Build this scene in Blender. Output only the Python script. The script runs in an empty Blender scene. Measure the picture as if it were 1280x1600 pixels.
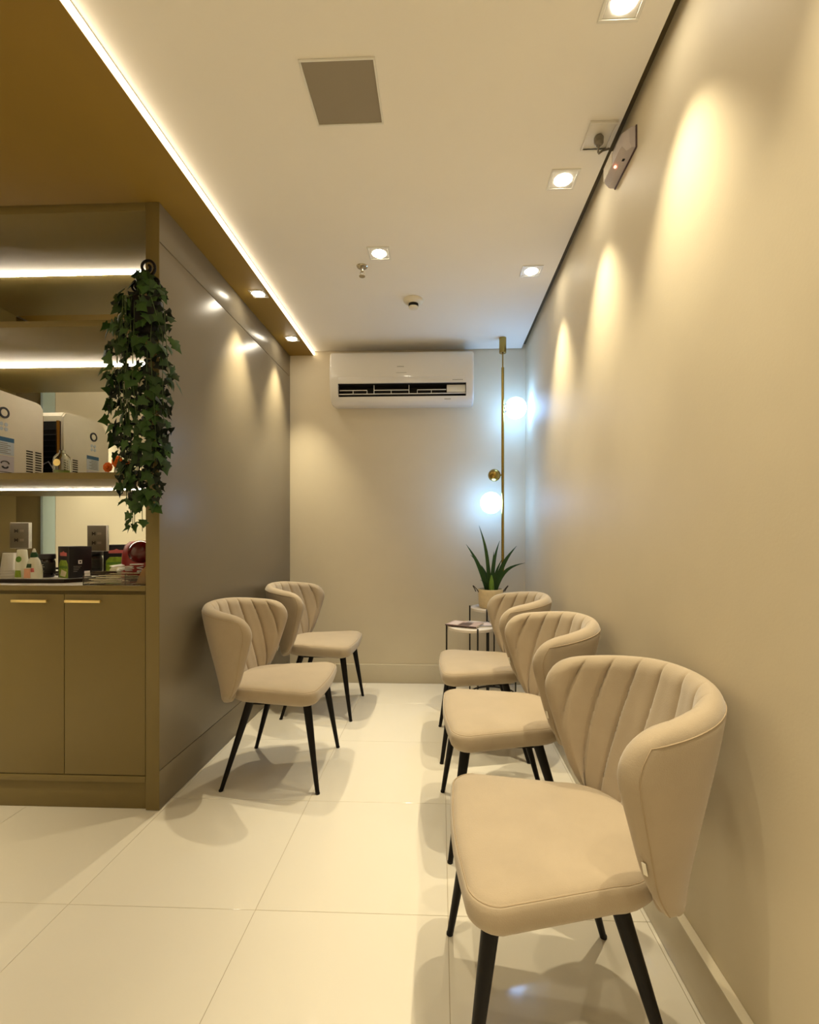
import bpy, bmesh, math, random
from math import sin, cos, pi, radians, sqrt
from mathutils import Vector, Matrix

S = bpy.context.scene
COL = S.collection
random.seed(7)

# ------------------------------------------------------------------ camera
cam_d = bpy.data.cameras.new('camera')
cam = bpy.data.objects.new('camera', cam_d)
COL.objects.link(cam)
S.camera = cam
cam_d.sensor_fit = 'AUTO'
cam_d.sensor_width = 36.0
cam_d.lens = 740.0 / 1600.0 * 36.0
cam_d.shift_x = -20.0 / 1600.0
cam_d.shift_y = 32.0 / 1600.0
cam_d.clip_start = 0.02
cam.location = (0, 0, 1.176)
cam.rotation_euler = (radians(90), 0, radians(2.17))

# ------------------------------------------------------------------ world, exposure
w = bpy.data.worlds.new('world')
S.world = w
w.use_nodes = True
w.node_tree.nodes['Background'].inputs[0].default_value = (1.0, 0.86, 0.62, 1)
w.node_tree.nodes['Background'].inputs[1].default_value = 0.05
vs = S.view_settings
vs.view_transform = 'Standard'
vs.look = 'None'
vs.gamma = 1.0
vs.use_curve_mapping = False
vs.exposure = 0.54

WARM = (1.0, 0.86, 0.575)
COOL = (0.25, 0.52, 1.0)
SPOT_W = 54.0

# ------------------------------------------------------------------ room numbers
YB = 3.70      # back wall
XR = 0.66      # right wall
XP = -1.186    # panel side of the partition
YC = 1.955     # cabinet front
XL = -2.72     # left wall
YR = -1.45     # wall behind the camera
ZC = 2.60      # main ceiling
ZS = 2.572     # soffit underside
XS = -0.987    # soffit edge
XCE = 0.628    # right edge of the main ceiling
YM = 2.415     # mirror


# ------------------------------------------------------------------ materials
def mat(name, col, rough=0.6, metal=0.0, spec=0.5, noise=0.0, nscale=20.0, bump=0.0, bscale=200.0,
        emit=None, estr=0.0, trans=0.0, ior=1.45, sheen=0.0, coat=0.0, rnd=0.0, alpha=1.0):
    m = bpy.data.materials.new(name)
    m.use_nodes = True
    nt = m.node_tree
    b = nt.nodes['Principled BSDF']
    c = tuple(((x / 12.92) if x <= 0.04045 else ((x + 0.055) / 1.055) ** 2.4) for x in col)
    b.inputs['Base Color'].default_value = (*c, 1)
    b.inputs['Roughness'].default_value = rough
    b.inputs['Metallic'].default_value = metal
    b.inputs['Specular IOR Level'].default_value = spec
    b.inputs['IOR'].default_value = ior
    b.inputs['Transmission Weight'].default_value = trans
    b.inputs['Sheen Weight'].default_value = sheen
    b.inputs['Sheen Roughness'].default_value = 0.5
    b.inputs['Coat Weight'].default_value = coat
    b.inputs['Alpha'].default_value = alpha
    if emit:
        b.inputs['Emission Color'].default_value = (*emit, 1)
        b.inputs['Emission Strength'].default_value = estr
    tc = nt.nodes.new('ShaderNodeTexCoord')
    if noise or rnd:
        mx = nt.nodes.new('ShaderNodeHueSaturation')
        mx.inputs['Color'].default_value = (*c, 1)
        val = None
        if noise:
            n = nt.nodes.new('ShaderNodeTexNoise')
            n.inputs['Scale'].default_value = nscale
            n.inputs['Detail'].default_value = 5
            nt.links.new(tc.outputs['Object'], n.inputs['Vector'])
            mr = nt.nodes.new('ShaderNodeMapRange')
            mr.inputs['From Min'].default_value = 0.3
            mr.inputs['From Max'].default_value = 0.7
            mr.inputs['To Min'].default_value = 1 - noise
            mr.inputs['To Max'].default_value = 1 + noise
            nt.links.new(n.outputs['Fac'], mr.inputs['Value'])
            val = mr.outputs['Result']
        if rnd:
            oi = nt.nodes.new('ShaderNodeObjectInfo')
            mr2 = nt.nodes.new('ShaderNodeMapRange')
            mr2.inputs['To Min'].default_value = 1 - rnd
            mr2.inputs['To Max'].default_value = 1 + rnd
            nt.links.new(oi.outputs['Random'], mr2.inputs['Value'])
            if val:
                ml = nt.nodes.new('ShaderNodeMath')
                ml.operation = 'MULTIPLY'
                nt.links.new(val, ml.inputs[0])
                nt.links.new(mr2.outputs['Result'], ml.inputs[1])
                val = ml.outputs[0]
            else:
                val = mr2.outputs['Result']
        nt.links.new(val, mx.inputs['Value'])
        nt.links.new(mx.outputs['Color'], b.inputs['Base Color'])
    if bump:
        n2 = nt.nodes.new('ShaderNodeTexNoise')
        n2.inputs['Scale'].default_value = bscale
        n2.inputs['Detail'].default_value = 3
        nt.links.new(tc.outputs['Object'], n2.inputs['Vector'])
        bp = nt.nodes.new('ShaderNodeBump')
        bp.inputs['Strength'].default_value = bump
        bp.inputs['Distance'].default_value = 0.002
        nt.links.new(n2.outputs['Fac'], bp.inputs['Height'])
        nt.links.new(bp.outputs['Normal'], b.inputs['Normal'])
    return m


M = {}
M['wall'] = mat('beige_wall_paint', (0.86, 0.815, 0.72), 0.55, spec=0.3, noise=0.012, nscale=6, bump=0.10, bscale=140)
M['wall_left'] = mat('cream_wall_paint', (0.90, 0.87, 0.80), 0.7, noise=0.01, nscale=4)
M['ceiling'] = mat('white_ceiling_paint', (0.945, 0.925, 0.89), 0.9, spec=0.2, noise=0.008, nscale=3)
M['soffit'] = mat('olive_soffit', (0.55, 0.44, 0.17), 0.55, noise=0.03, nscale=5)
M['gap'] = mat('shadow_gap_profile', (0.36, 0.31, 0.20), 0.8, noise=0.02)
M['tile'] = mat('polished_cream_porcelain', (0.88, 0.855, 0.80), 0.07, spec=0.45, noise=0.012, nscale=2.5, rnd=0.006)
M['grout'] = mat('beige_grout', (0.66, 0.60, 0.49), 0.9, noise=0.05, nscale=60)
M['base'] = mat('skirting_porcelain', (0.80, 0.76, 0.67), 0.22, spec=0.5, noise=0.01)
M['panel'] = mat('taupe_lacquer_panel', (0.525, 0.485, 0.41), 0.30, spec=0.45, noise=0.012, nscale=5, bump=0.02)
M['cab'] = mat('shaded_olive_taupe_lacquer', (0.485, 0.425, 0.26), 0.45, spec=0.4, noise=0.015, nscale=8, bump=0.03)  # extra olive puts the shaded cast of the cabinet front into the colour
M['cabdark'] = mat('cabinet_gap_dark', (0.16, 0.12, 0.06), 0.9, noise=0.02)
M['gold'] = mat('brushed_gold', (0.96, 0.87, 0.62), 0.42, metal=1.0, noise=0.03, nscale=60)
M['brass'] = mat('satin_brass', (0.66, 0.56, 0.30), 0.26, metal=1.0, noise=0.03, nscale=50)
M['mirror'] = mat('mirror_glass', (0.93, 0.94, 0.92), 0.015, metal=1.0, noise=0.003)
M['glass'] = mat('clear_glass', (0.97, 0.98, 0.96), 0.03, trans=1.0, noise=0.002)
M['acrylic'] = mat('clear_acrylic', (0.97, 0.97, 0.95), 0.04, trans=1.0, ior=1.3, noise=0.002)
M['led'] = mat('led_strip_light', (1, 0.95, 0.88), 0.5, emit=(1.0, 0.84, 0.62), estr=3.2, noise=0.001)
M['ledshelf'] = mat('led_shelf_light', (1, 0.95, 0.88), 0.5, emit=(1.0, 0.86, 0.68), estr=42.0, noise=0.001)
M['lens'] = mat('lit_lamp_lens', (1, 1, 1), 0.4, emit=(1.0, 0.90, 0.70), estr=40.0, noise=0.001)
M['globe'] = mat('lit_opal_globe', (1, 1, 1), 0.3, emit=COOL, estr=13.5, noise=0.001)
M['white'] = mat('white_plastic', (0.90, 0.89, 0.86), 0.4, noise=0.01)
M['ac'] = mat('white_glossy_plastic', (0.90, 0.885, 0.86), 0.16, spec=0.5, coat=0.3, noise=0.006, nscale=4)
M['acdark'] = mat('dark_outlet_cavity', (0.10, 0.085, 0.06), 0.7, noise=0.02)
M['greyprint'] = mat('grey_print', (0.55, 0.53, 0.50), 0.6, noise=0.02)
M['fabric'] = mat('beige_velvet', (0.68, 0.618, 0.53), 0.92, spec=0.15, sheen=0.35, noise=0.045, nscale=9, bump=0.25, bscale=420)
M['seam'] = mat('beige_seam_thread', (0.66, 0.59, 0.49), 0.95, noise=0.05)
M['leg'] = mat('black_brown_metal', (0.06, 0.042, 0.034), 0.5, spec=0.22, noise=0.05, nscale=40)
M['foot'] = mat('black_rubber', (0.04, 0.035, 0.03), 0.7, noise=0.03)
M['tag'] = mat('white_cloth_tag', (0.93, 0.91, 0.86), 0.8, noise=0.02)
M['blackwire'] = mat('black_wire', (0.06, 0.045, 0.04), 0.45, noise=0.03)
M['tabletop'] = mat('white_table_laminate', (0.86, 0.82, 0.77), 0.4, noise=0.02, nscale=12)
M['basket'] = mat('cream_woven_cotton', (0.86, 0.78, 0.62), 0.9, noise=0.07, nscale=40, bump=0.5, bscale=90)
M['cord'] = mat('dark_cord', (0.27, 0.22, 0.15), 0.8, noise=0.05)
M['soil'] = mat('dark_soil', (0.15, 0.11, 0.07), 0.95, noise=0.2, nscale=80)
M['agave'] = mat('dark_green_blade', (0.17, 0.29, 0.13), 0.42, spec=0.4, noise=0.15, nscale=25, rnd=0.2)
M['agave_in'] = mat('pale_green_core', (0.42, 0.55, 0.20), 0.5, noise=0.12, nscale=25)
M['ivy'] = mat('ivy_leaf_green', (0.175, 0.275, 0.105), 0.50, spec=0.35, noise=0.18, nscale=30, rnd=0.45)
M['ivy_shaded'] = mat('ivy_inner_shaded_green', (0.06, 0.11, 0.045), 0.6, noise=0.2, nscale=30)  # darker copy of the leaf green, painting in shade among the inner leaves
M['stem'] = mat('ivy_stem', (0.26, 0.33, 0.16), 0.6, noise=0.1)
M['iron'] = mat('dark_iron', (0.055, 0.035, 0.03), 0.45, metal=0.5, noise=0.05)
M['paper1'] = mat('magazine_cover', (0.74, 0.64, 0.60), 0.35, noise=0.04, nscale=20)
M['paper2'] = mat('magazine_pages', (0.85, 0.82, 0.77), 0.7, noise=0.03)
M['photo_dark'] = mat('magazine_print_dark', (0.33, 0.25, 0.24), 0.35, noise=0.10, nscale=40)
M['photo_pale'] = mat('magazine_print_pale', (0.86, 0.79, 0.76), 0.35, noise=0.05, nscale=30)
M['photo_grey'] = mat('magazine_print_grey', (0.55, 0.52, 0.53), 0.35, noise=0.12, nscale=40)
M['greyplate'] = mat('grey_outlet_plastic', (0.46, 0.43, 0.37), 0.45, noise=0.02)
M['plateedge'] = mat('pale_outlet_rim', (0.88, 0.88, 0.84), 0.4, noise=0.01)
M['darkhole'] = mat('outlet_holes', (0.07, 0.06, 0.05), 0.8, noise=0.02)
M['sensor'] = mat('grey_white_plastic', (0.88, 0.86, 0.82), 0.45, noise=0.02)
M['hatch'] = mat('grey_unlit_diffuser', (0.58, 0.54, 0.47), 0.6, noise=0.015, nscale=6)
M['emerg'] = mat('grey_lamp_body', (0.74, 0.70, 0.69), 0.4, noise=0.02)
M['ribbed'] = mat('ribbed_clear_cover', (0.93, 0.90, 0.85), 0.25, noise=0.06, nscale=120)
M['redled'] = mat('red_indicator', (1.0, 0.25, 0.15), 0.4, emit=(1.0, 0.22, 0.12), estr=5.0, noise=0.001)
M['chrome'] = mat('chrome', (0.75, 0.72, 0.66), 0.18, metal=1.0, noise=0.02)
M['cream'] = mat('cream_plastic', (0.90, 0.87, 0.80), 0.4, noise=0.015)
M['black'] = mat('black_print_box', (0.09, 0.07, 0.075), 0.4, noise=0.06, nscale=30)
M['blackgrille'] = mat('black_condenser', (0.05, 0.04, 0.035), 0.6, noise=0.1)
M['green'] = mat('lime_green_print', (0.56, 0.66, 0.18), 0.5, noise=0.25, nscale=60)
M['dgreen'] = mat('dark_green_plastic', (0.08, 0.26, 0.10), 0.4, noise=0.05)
M['mgreen'] = mat('mid_green_print', (0.36, 0.52, 0.16), 0.5, noise=0.1, nscale=60)
M['pink'] = mat('pink_red_print', (0.83, 0.42, 0.40), 0.5, noise=0.06)
M['peach'] = mat('peach_print', (0.90, 0.68, 0.55), 0.5, noise=0.08, nscale=50)
M['whiteprint'] = mat('white_print', (0.93, 0.92, 0.89), 0.6, noise=0.02)
M['cupw'] = mat('translucent_cup', (0.93, 0.91, 0.86), 0.35, trans=0.35, noise=0.02)
M['bottlew'] = mat('white_bottle', (0.92, 0.92, 0.85), 0.35, noise=0.02)
M['coffee'] = mat('dark_coffee_jar', (0.13, 0.07, 0.05), 0.15, coat=0.4, noise=0.2, nscale=60)
M['labeldark'] = mat('jar_label', (0.12, 0.10, 0.06), 0.5, noise=0.1)
M['tray'] = mat('dark_tray', (0.13, 0.07, 0.055), 0.3, noise=0.06)
M['red'] = mat('red_plastic', (0.58, 0.14, 0.13), 0.35, noise=0.03)
M['darkred'] = mat('dark_red_gloss', (0.36, 0.02, 0.035), 0.08, coat=0.5, noise=0.03)
M['stick'] = mat('pale_sticks', (0.88, 0.83, 0.70), 0.6, noise=0.05, rnd=0.08)
M['brownpaper'] = mat('brown_paper', (0.60, 0.47, 0.31), 0.85, noise=0.08, nscale=30)
M['bluesticker'] = mat('blue_sticker', (0.24, 0.42, 0.58), 0.5, noise=0.04)
M['palesticker'] = mat('pale_blue_sticker', (0.76, 0.80, 0.84), 0.5, noise=0.03)
M['greysticker'] = mat('lilac_grey_sticker', (0.78, 0.76, 0.79), 0.5, noise=0.03)
M['ink'] = mat('dark_ink', (0.20, 0.20, 0.23), 0.6, noise=0.03)
M['amber'] = mat('copper_pipe', (0.62, 0.42, 0.16), 0.3, metal=0.7, noise=0.05)
M['orange'] = mat('orange_petals', (0.95, 0.45, 0.06), 0.6, noise=0.15, nscale=60)
M['bluewall'] = mat('pale_blue_jamb', (0.74, 0.83, 0.84), 0.6, noise=0.015)
M['door'] = mat('olive_door', (0.36, 0.30, 0.14), 0.5, noise=0.03)


# ------------------------------------------------------------------ mesh building
class MB:
    def __init__(self):
        self.bm = bmesh.new()

    def box(self, x0, x1, y0, y1, z0, z1, bev=0.0, seg=2, mtx=None):
        b = bmesh.new()
        bmesh.ops.create_cube(b, size=1.0)
        sx, sy, sz = x1 - x0, y1 - y0, z1 - z0
        for v in b.verts:
            v.co = Vector(((v.co.x + .5) * sx + x0, (v.co.y + .5) * sy + y0, (v.co.z + .5) * sz + z0))
        if bev:
            bmesh.ops.bevel(b, geom=list(b.edges), offset=min(bev, min(abs(sx), abs(sy), abs(sz)) * 0.49), segments=seg, affect='EDGES', profile=0.5)
        self.add(b, mtx)
        return self

    def add(self, b, mtx=None):
        if mtx is not None:
            b.transform(mtx)
        me = bpy.data.meshes.new('tmp')
        b.to_mesh(me)
        b.free()
        self.bm.from_mesh(me)
        bpy.data.meshes.remove(me)

    def grid(self, rows, closed_u=False, cap0=False, cap1=False):
        """rows: list of lists of points (all the same length)"""
        R = [[self.bm.verts.new(p) for p in r] for r in rows]
        n = len(R[0])
        for i in range(len(R) - 1):
            for j in range(n if closed_u else n - 1):
                k = (j + 1) % n
                try:
                    self.bm.faces.new((R[i][j], R[i][k], R[i + 1][k], R[i + 1][j]))
                except ValueError:
                    pass
        if cap0:
            self.bm.faces.new(list(reversed(R[0])))
        if cap1:
            self.bm.faces.new(R[-1])
        return R

    def lathe(self, prof, n=24, mtx=None, sx=1.0, sy=1.0):
        """prof: list of (radius, z) from bottom to top"""
        b = MB()
        rows = [[(max(r, 1e-5) * cos(2 * pi * k / n) * sx, max(r, 1e-5) * sin(2 * pi * k / n) * sy, z) for k in range(n)] for r, z in prof]
        b.grid(rows, True, True, True)
        self.add(b.bm, mtx)
        return self

    def tube(self, pts, r, n=8, rs=None):
        pts = [Vector(p) for p in pts]
        rows = []
        up = Vector((0.13, 0.21, 0.97))
        for i, p in enumerate(pts):
            t = (pts[min(i + 1, len(pts) - 1)] - pts[max(i - 1, 0)]).normalized()
            a = t.cross(up)
            if a.length < 1e-3:
                a = t.cross(Vector((1, 0, 0)))
            a.normalize()
            b = t.cross(a).normalized()
            rr = rs[i] if rs else r
            rows.append([p + (a * cos(2 * pi * k / n) + b * sin(2 * pi * k / n)) * rr for k in range(n)])
        self.grid(rows, True, True, True)
        return self

    def sphere(self, c, r, nu=24, nv=14, s=(1, 1, 1)):
        rows = []
        for i in range(nv + 1):
            th = -pi / 2 + pi * i / nv
            rr = max(cos(th), 1e-4)
            rows.append([(c[0] + r * s[0] * rr * cos(2 * pi * k / nu), c[1] + r * s[1] * rr * sin(2 * pi * k / nu), c[2] + r * s[2] * sin(th)) for k in range(nu)])
        self.grid(rows, True, True, True)
        return self

    def prism(self, poly, a0, a1, axis='x'):
        """poly: 2D points; extruded along axis between a0 and a1"""
        def P(p, a):
            return {'x': (a, p[0], p[1]), 'y': (p[0], a, p[1]), 'z': (p[0], p[1], a)}[axis]
        self.grid([[P(p, a0) for p in poly], [P(p, a1) for p in poly]], True, True, True)
        return self

    def poly(self, pts):
        vs = [self.bm.verts.new(p) for p in pts]
        self.bm.faces.new(vs)
        return self

    def mesh(self, name, m, smooth=None):
        bmesh.ops.remove_doubles(self.bm, verts=self.bm.verts, dist=1e-5)
        bmesh.ops.recalc_face_normals(self.bm, faces=self.bm.faces)
        me = bpy.data.meshes.new(name)
        self.bm.to_mesh(me)
        self.bm.free()
        me.materials.append(M[m] if isinstance(m, str) else m)
        if smooth:
            me.polygons.foreach_set('use_smooth', [True] * len(me.polygons))
            me.set_sharp_from_angle(angle=radians(smooth))
        return me

    def build(self, name, m, parent=None, smooth=35):
        return obj(name, self.mesh(name, m, smooth), parent)


def obj(name, me, parent=None, loc=None, rot=None):
    o = bpy.data.objects.new(name, me)
    COL.objects.link(o)
    if parent:
        o.parent = parent
    if loc:
        o.location = loc
    if rot:
        o.rotation_euler = rot
    return o


def thing(name, label, cat, loc=(0, 0, 0), rz=0.0, group=None):
    o = bpy.data.objects.new(name, None)
    o.empty_display_size = 0.05
    COL.objects.link(o)
    o.location = loc
    o.rotation_euler = (0, 0, rz)
    tag(o, label, cat, group)
    return o


def tag(o, label, cat, group=None):
    o['label'] = label
    o['category'] = cat
    if group:
        o['group'] = group
    return o


def struct(o, label=None):
    o['kind'] = 'structure'
    if label:
        o['label'] = label
    return o


def kids(o):
    return [c for c in o.children]


def copy_tree(o, parent=None):
    c = o.copy()
    COL.objects.link(c)
    if parent:
        c.parent = parent
    for ch in kids(o):
        copy_tree(ch, c)
    return c


def bx(name, m, parent, x0, x1, y0, y1, z0, z1, bev=0.002, seg=2):
    return MB().box(x0, x1, y0, y1, z0, z1, bev, seg).build(name, m, parent)


# ================================================================== SETTING
# floor: grout bed with every tile a child
floor = struct(MB().box(XL - 0.1, XR + 0.1, YR - 0.1, YB + 0.1, -0.06, -0.0015).build('floor', 'grout'), 'polished cream porcelain tile floor')
TX0, TY0, TS, G = 0.024, 1.455, 0.6, 0.0014
tile_cache = {}
for i in range(-5, 2):
    for j in range(-5, 5):
        x0, x1 = TX0 + i * TS, TX0 + (i + 1) * TS
        y0, y1 = TY0 + j * TS, TY0 + (j + 1) * TS
        x0, x1, y0, y1 = max(x0, XL), min(x1, XR), max(y0, YR), min(y1, YB)
        if x1 - x0 < 0.02 or y1 - y0 < 0.02:
            continue
        key = (round(x1 - x0, 3), round(y1 - y0, 3))
        if key not in tile_cache:
            tile_cache[key] = MB().box(G / 2, key[0] - G / 2, G / 2, key[1] - G / 2, -0.012, 0.0, 0.0008, 1).mesh('tile', 'tile')
        obj('tile', tile_cache[key], floor, (x0, y0, 0))

struct(MB().box(XCE - 0.0, XR + 0.12, YB, YB + 0.12, -0.05, ZC + 0.12).box(XL - 0.1, XCE, YB, YB + 0.12, -0.05, ZC + 0.12).build('wall_back', 'wall'), 'beige end wall behind the air conditioner')
struct(MB().box(XR, XR + 0.12, YR - 0.1, YB, -0.05, ZC + 0.12).build('wall_right', 'wall'), 'long beige wall behind the row of three chairs')
struct(MB().box(XL - 0.12, XR + 0.12, YR - 0.12, YR, -0.05, ZC + 0.12).build('wall_rear', 'wall_left'))
struct(MB().box(XL - 0.12, XL, YR, 1.58, -0.05, ZC + 0.12).box(XL - 0.12, XL, YC + 0.02, YB, -0.05, ZC + 0.12).box(XL - 0.12, XL - 0.06, 1.58, YC + 0.02, -0.05, ZC + 0.12).build('wall_left', 'wall_left'))
door = struct(MB().box(XL - 0.058, XL - 0.015, 1.688, YC + 0.018, 0.0, ZS - 0.002, 0.002).build('door_1', 'door'), 'dark olive door seen in the mirror')
MB().box(XL - 0.058, XL, 1.582, 1.688, 0.0, ZS - 0.002, 0.002).build('jamb', 'bluewall', door)
# main ceiling, ending short of the walls (shadow gap)
struct(MB().box(XS - 0.02, XCE, YR, YB - 0.012, ZC, ZC + 0.035).build('ceiling', 'ceiling'), 'matt white main ceiling')
struct(MB().box(XL, XR, YR, YB, ZC + 0.075, ZC + 0.12).build('ceiling', 'gap'))
struct(MB().box(XCE - 0.004, XR, YR, YB, ZC + 0.037, ZC + 0.074).build('trim_1', 'gap'), 'dark recessed shadow gap between ceiling and wall')
struct(MB().box(XS, XCE - 0.004, YB - 0.03, YB, ZC + 0.037, ZC + 0.074).build('trim_2', 'gap'))
# lower olive soffit
struct(MB().box(XL, XS - 0.012, YR, YB, ZS, ZS + 0.09, 0.001).build('ceiling', 'soffit'), 'lower olive ceiling soffit above the cabinet')
t = thing('led_strip', 'long glowing warm LED strip along the edge of the olive soffit', 'light', (XS - 0.011, YB - 0.004, ZS))
MB().box(0, 0.010, YR + 0.01 - YB, 0, 0.001, 0.023, 0.001).build('diffuser', 'led', t)
MB().box(-0.0, 0.010, YR + 0.01 - YB, 0, 0.0232, 0.027, 0.0005).build('housing', 'white', t)
# skirting
struct(MB().box(XP, XR - 0.0, YB - 0.018, YB, 0, 0.145, 0.003).build('baseboard_back', 'base'), 'porcelain skirting on the end wall')
struct(MB().box(XR - 0.026, XR, YR, YB - 0.0185, 0, 0.145, 0.003).build('baseboard_right', 'base'), 'porcelain skirting along the long beige wall')

# panelled partition: core + three lacquered panels with open joints
part = struct(MB().box(XP - 0.054, XP - 0.018, YC + 0.012, YB, 0.0, ZS).build('wall_partition', 'cabdark'), 'taupe lacquered partition side of the cabinet')
MB().box(XP - 0.058, XP, YC, YC + 0.004, 0.003, ZS - 0.001, 0.0012).build('stile', 'cab', part)
y0, y1 = YC + 0.0042, YB - 0.001
MB().box(XP - 0.058, XP, y0, y1, 2.407, ZS - 0.001, 0.0015).build('panel', 'panel', part)
MB().box(XP - 0.058, XP, y0, y1, 0.170, 2.4035, 0.0015).build('panel', 'panel', part)
MB().box(XP - 0.058, XP, y0, y1, 0.003, 0.1665, 0.0015).build('panel', 'panel', part)
XI = XP - 0.058     # inner face of the partition

# ================================================================== CABINET WALL
ND = 4
WD = 0.3535
x_left = XI - 0.003 - ND * WD
cab = thing('base_cabinet', 'olive taupe base cabinet with flat doors and gold bar handles', 'cabinet', (XI, YC, 0))
L = x_left - XI
bx('carcass', 'cab', cab, L, -0.002, 0.022, YM - YC + 0.03, 0.146, 0.927)
bx('plinth', 'cab', cab, L, -0.002, 0.014, 0.03, 0.0, 0.118)
bx('bottom_rail', 'cab', cab, L, -0.002, 0.0, 0.022, 0.118, 0.1445, 0.0012)
for k in range(ND):
    xr = -0.003 - k * WD
    d = bx('door', 'cab', cab, xr - WD + 0.003, xr, 0.001, 0.021, 0.1485, 0.9135, 0.0012)
    if k % 2 == 0:
        hx0 = xr - WD + 0.018
    else:
        hx0 = xr - 0.06 - 0.155
    h = MB()
    h.box(hx0, hx0 + 0.155, -0.022, -0.012, 0.880, 0.892, 0.002)
    h.box(hx0 + 0.012, hx0 + 0.020, -0.013, 0.0015, 0.882, 0.890, 0.0)
    h.box(hx0 + 0.135, hx0 + 0.143, -0.013, 0.0015, 0.882, 0.890, 0.0)
    h.build('handle', 'gold', d)
ctop = tag(MB().box(x_left, XI - 0.001, YC, YM + 0.03, 0.9285, 0.951, 0.0015).build('countertop', 'cab'), 'thin olive taupe countertop over the cabinet doors', 'countertop')

niche = thing('shelving_niche', 'open olive shelving niche with mirror back and glowing LED lines', 'shelf', (XI, YC, 0.951))
zb = 0.951
bx('top_board', 'cab', niche, L, -0.001, 0.0, YM - YC + 0.02, 2.535 - zb, ZS - 0.001 - zb, 0.0012)
def shelf(z0, z1):
    s = bx('shelf', 'cab', niche, L, -0.001, 0.0, YM - YC - 0.001, z0 - zb, z1 - zb, 0.0012)
    return s
s2 = shelf(2.052, 2.078)
s3 = shelf(1.403, 1.431)
bx('mirror', 'mirror', niche, L, -0.001, YM - YC, YM - YC + 0.006, 0.001, 2.534 - zb, 0.0)
bx('back_board', 'cab', niche, L, -0.001, YM - YC + 0.0065, YM - YC + 0.02, 0.001, 2.534 - zb, 0.0)
for z in (2.535, 2.052, 1.403):
    MB().box(L + 0.01, -0.02, YM - YC - 0.0125, YM - YC - 0.0025, z - zb - 0.004, z - zb, 0.001).build('led_strip', 'ledshelf', niche)
bx('end_panel', 'cab', niche, L - 0.02, L, 0.0, YM - YC + 0.02, 0.0, ZS - 0.001 - zb, 0.001)


# ================================================================== CHAIRS
def interp(tab, x):
    for (a, fa), (b, fb) in zip(tab, tab[1:]):
        if x <= b:
            q = (x - a) / (b - a)
            return fa + (fb - fa) * q
    return tab[-1][1]


def smooth_interp(tab, x):
    # Catmull style through the table points
    xs = [p[0] for p in tab]
    ys = [p[1] for p in tab]
    n = len(tab)
    x = min(max(x, xs[0]), xs[-1])
    for i in range(n - 1):
        if x <= xs[i + 1] + 1e-12:
            h = xs[i + 1] - xs[i]
            q = (x - xs[i]) / h
            def slope(k):
                if k == 0:
                    return (ys[1] - ys[0]) / (xs[1] - xs[0])
                if k == n - 1:
                    return (ys[-1] - ys[-2]) / (xs[-1] - xs[-2])
                return (ys[k + 1] - ys[k - 1]) / (xs[k + 1] - xs[k - 1])
            m0, m1 = slope(i) * h, slope(i + 1) * h
            return ((2 * q ** 3 - 3 * q * q + 1) * ys[i] + (q ** 3 - 2 * q * q + q) * m0 + (-2 * q ** 3 + 3 * q * q) * ys[i + 1] + (q ** 3 - q * q) * m1)
    return ys[-1]


YF = [(0, -0.172), (.12, -0.140), (.25, -0.118), (.50, -0.088), (.72, -0.064), (.84, -0.058), (1, -0.056)]
YRR = [(0, -0.225), (.3, -0.268), (.7, -0.325), (1, -0.358)]
WW = [(0, 0.212), (.3, 0.236), (.7, 0.258), (.9, 0.262), (1, 0.258)]
ZT = [(0, 0.836), (.35, 0.833), (.62, 0.824), (.8, 0.815), (.92, 0.808), (1, 0.800)]
ZBOT = [(0, 0.385), (.6, 0.388), (1, 0.424)]


def reach(v):
    # how far round the wings go: rounded off at the upper front corner
    return 1.0 if v < .74 else 1 - .19 * (1 - sqrt(max(0.0, 1 - ((v - .74) / .27) ** 2)))


def back_mid(u, v, kk=None):
    a = u * (reach(v) if kk is None else kk) * pi / 2
    W, yr, yf = smooth_interp(WW, v), smooth_interp(YRR, v), smooth_interp(YF, v)
    zt, z0 = smooth_interp(ZT, abs(u)), smooth_interp(ZBOT, abs(u))
    sx = (1 if a >= 0 else -1) * abs(sin(a)) ** 0.92
    return Vector((W * sx, yr + (yf - yr) * (1 - abs(cos(a)) ** 0.92), z0 + (zt - z0) * v))


def back_norm(u, v):
    e = 1e-3
    vv = min(max(v, .004), .996)
    kk = reach(v)
    uu = min(max(u, -0.985), 0.985)
    du = back_mid(uu + e, vv, kk) - back_mid(uu - e, vv, kk)
    dv = back_mid(uu, vv + e, kk) - back_mid(uu, vv - e, kk)
    n = du.cross(dv)
    n.normalize()
    return n     # points outward (checked below)


NCH = 10
TH, RE = 0.030, 0.040


def edge_t(u, v):
    def f(d):
        q = min(max(d / RE, 0), 1)
        return sqrt(max(1 - (1 - q) ** 2, 0))
    dv = (1 - v) * 0.42
    db = v * 0.42
    du = (1 - abs(u)) * 0.42
    return f(dv) * f(du) * min(1, f(db) * 0.7 + .3 if db > 0 else 0)


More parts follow.
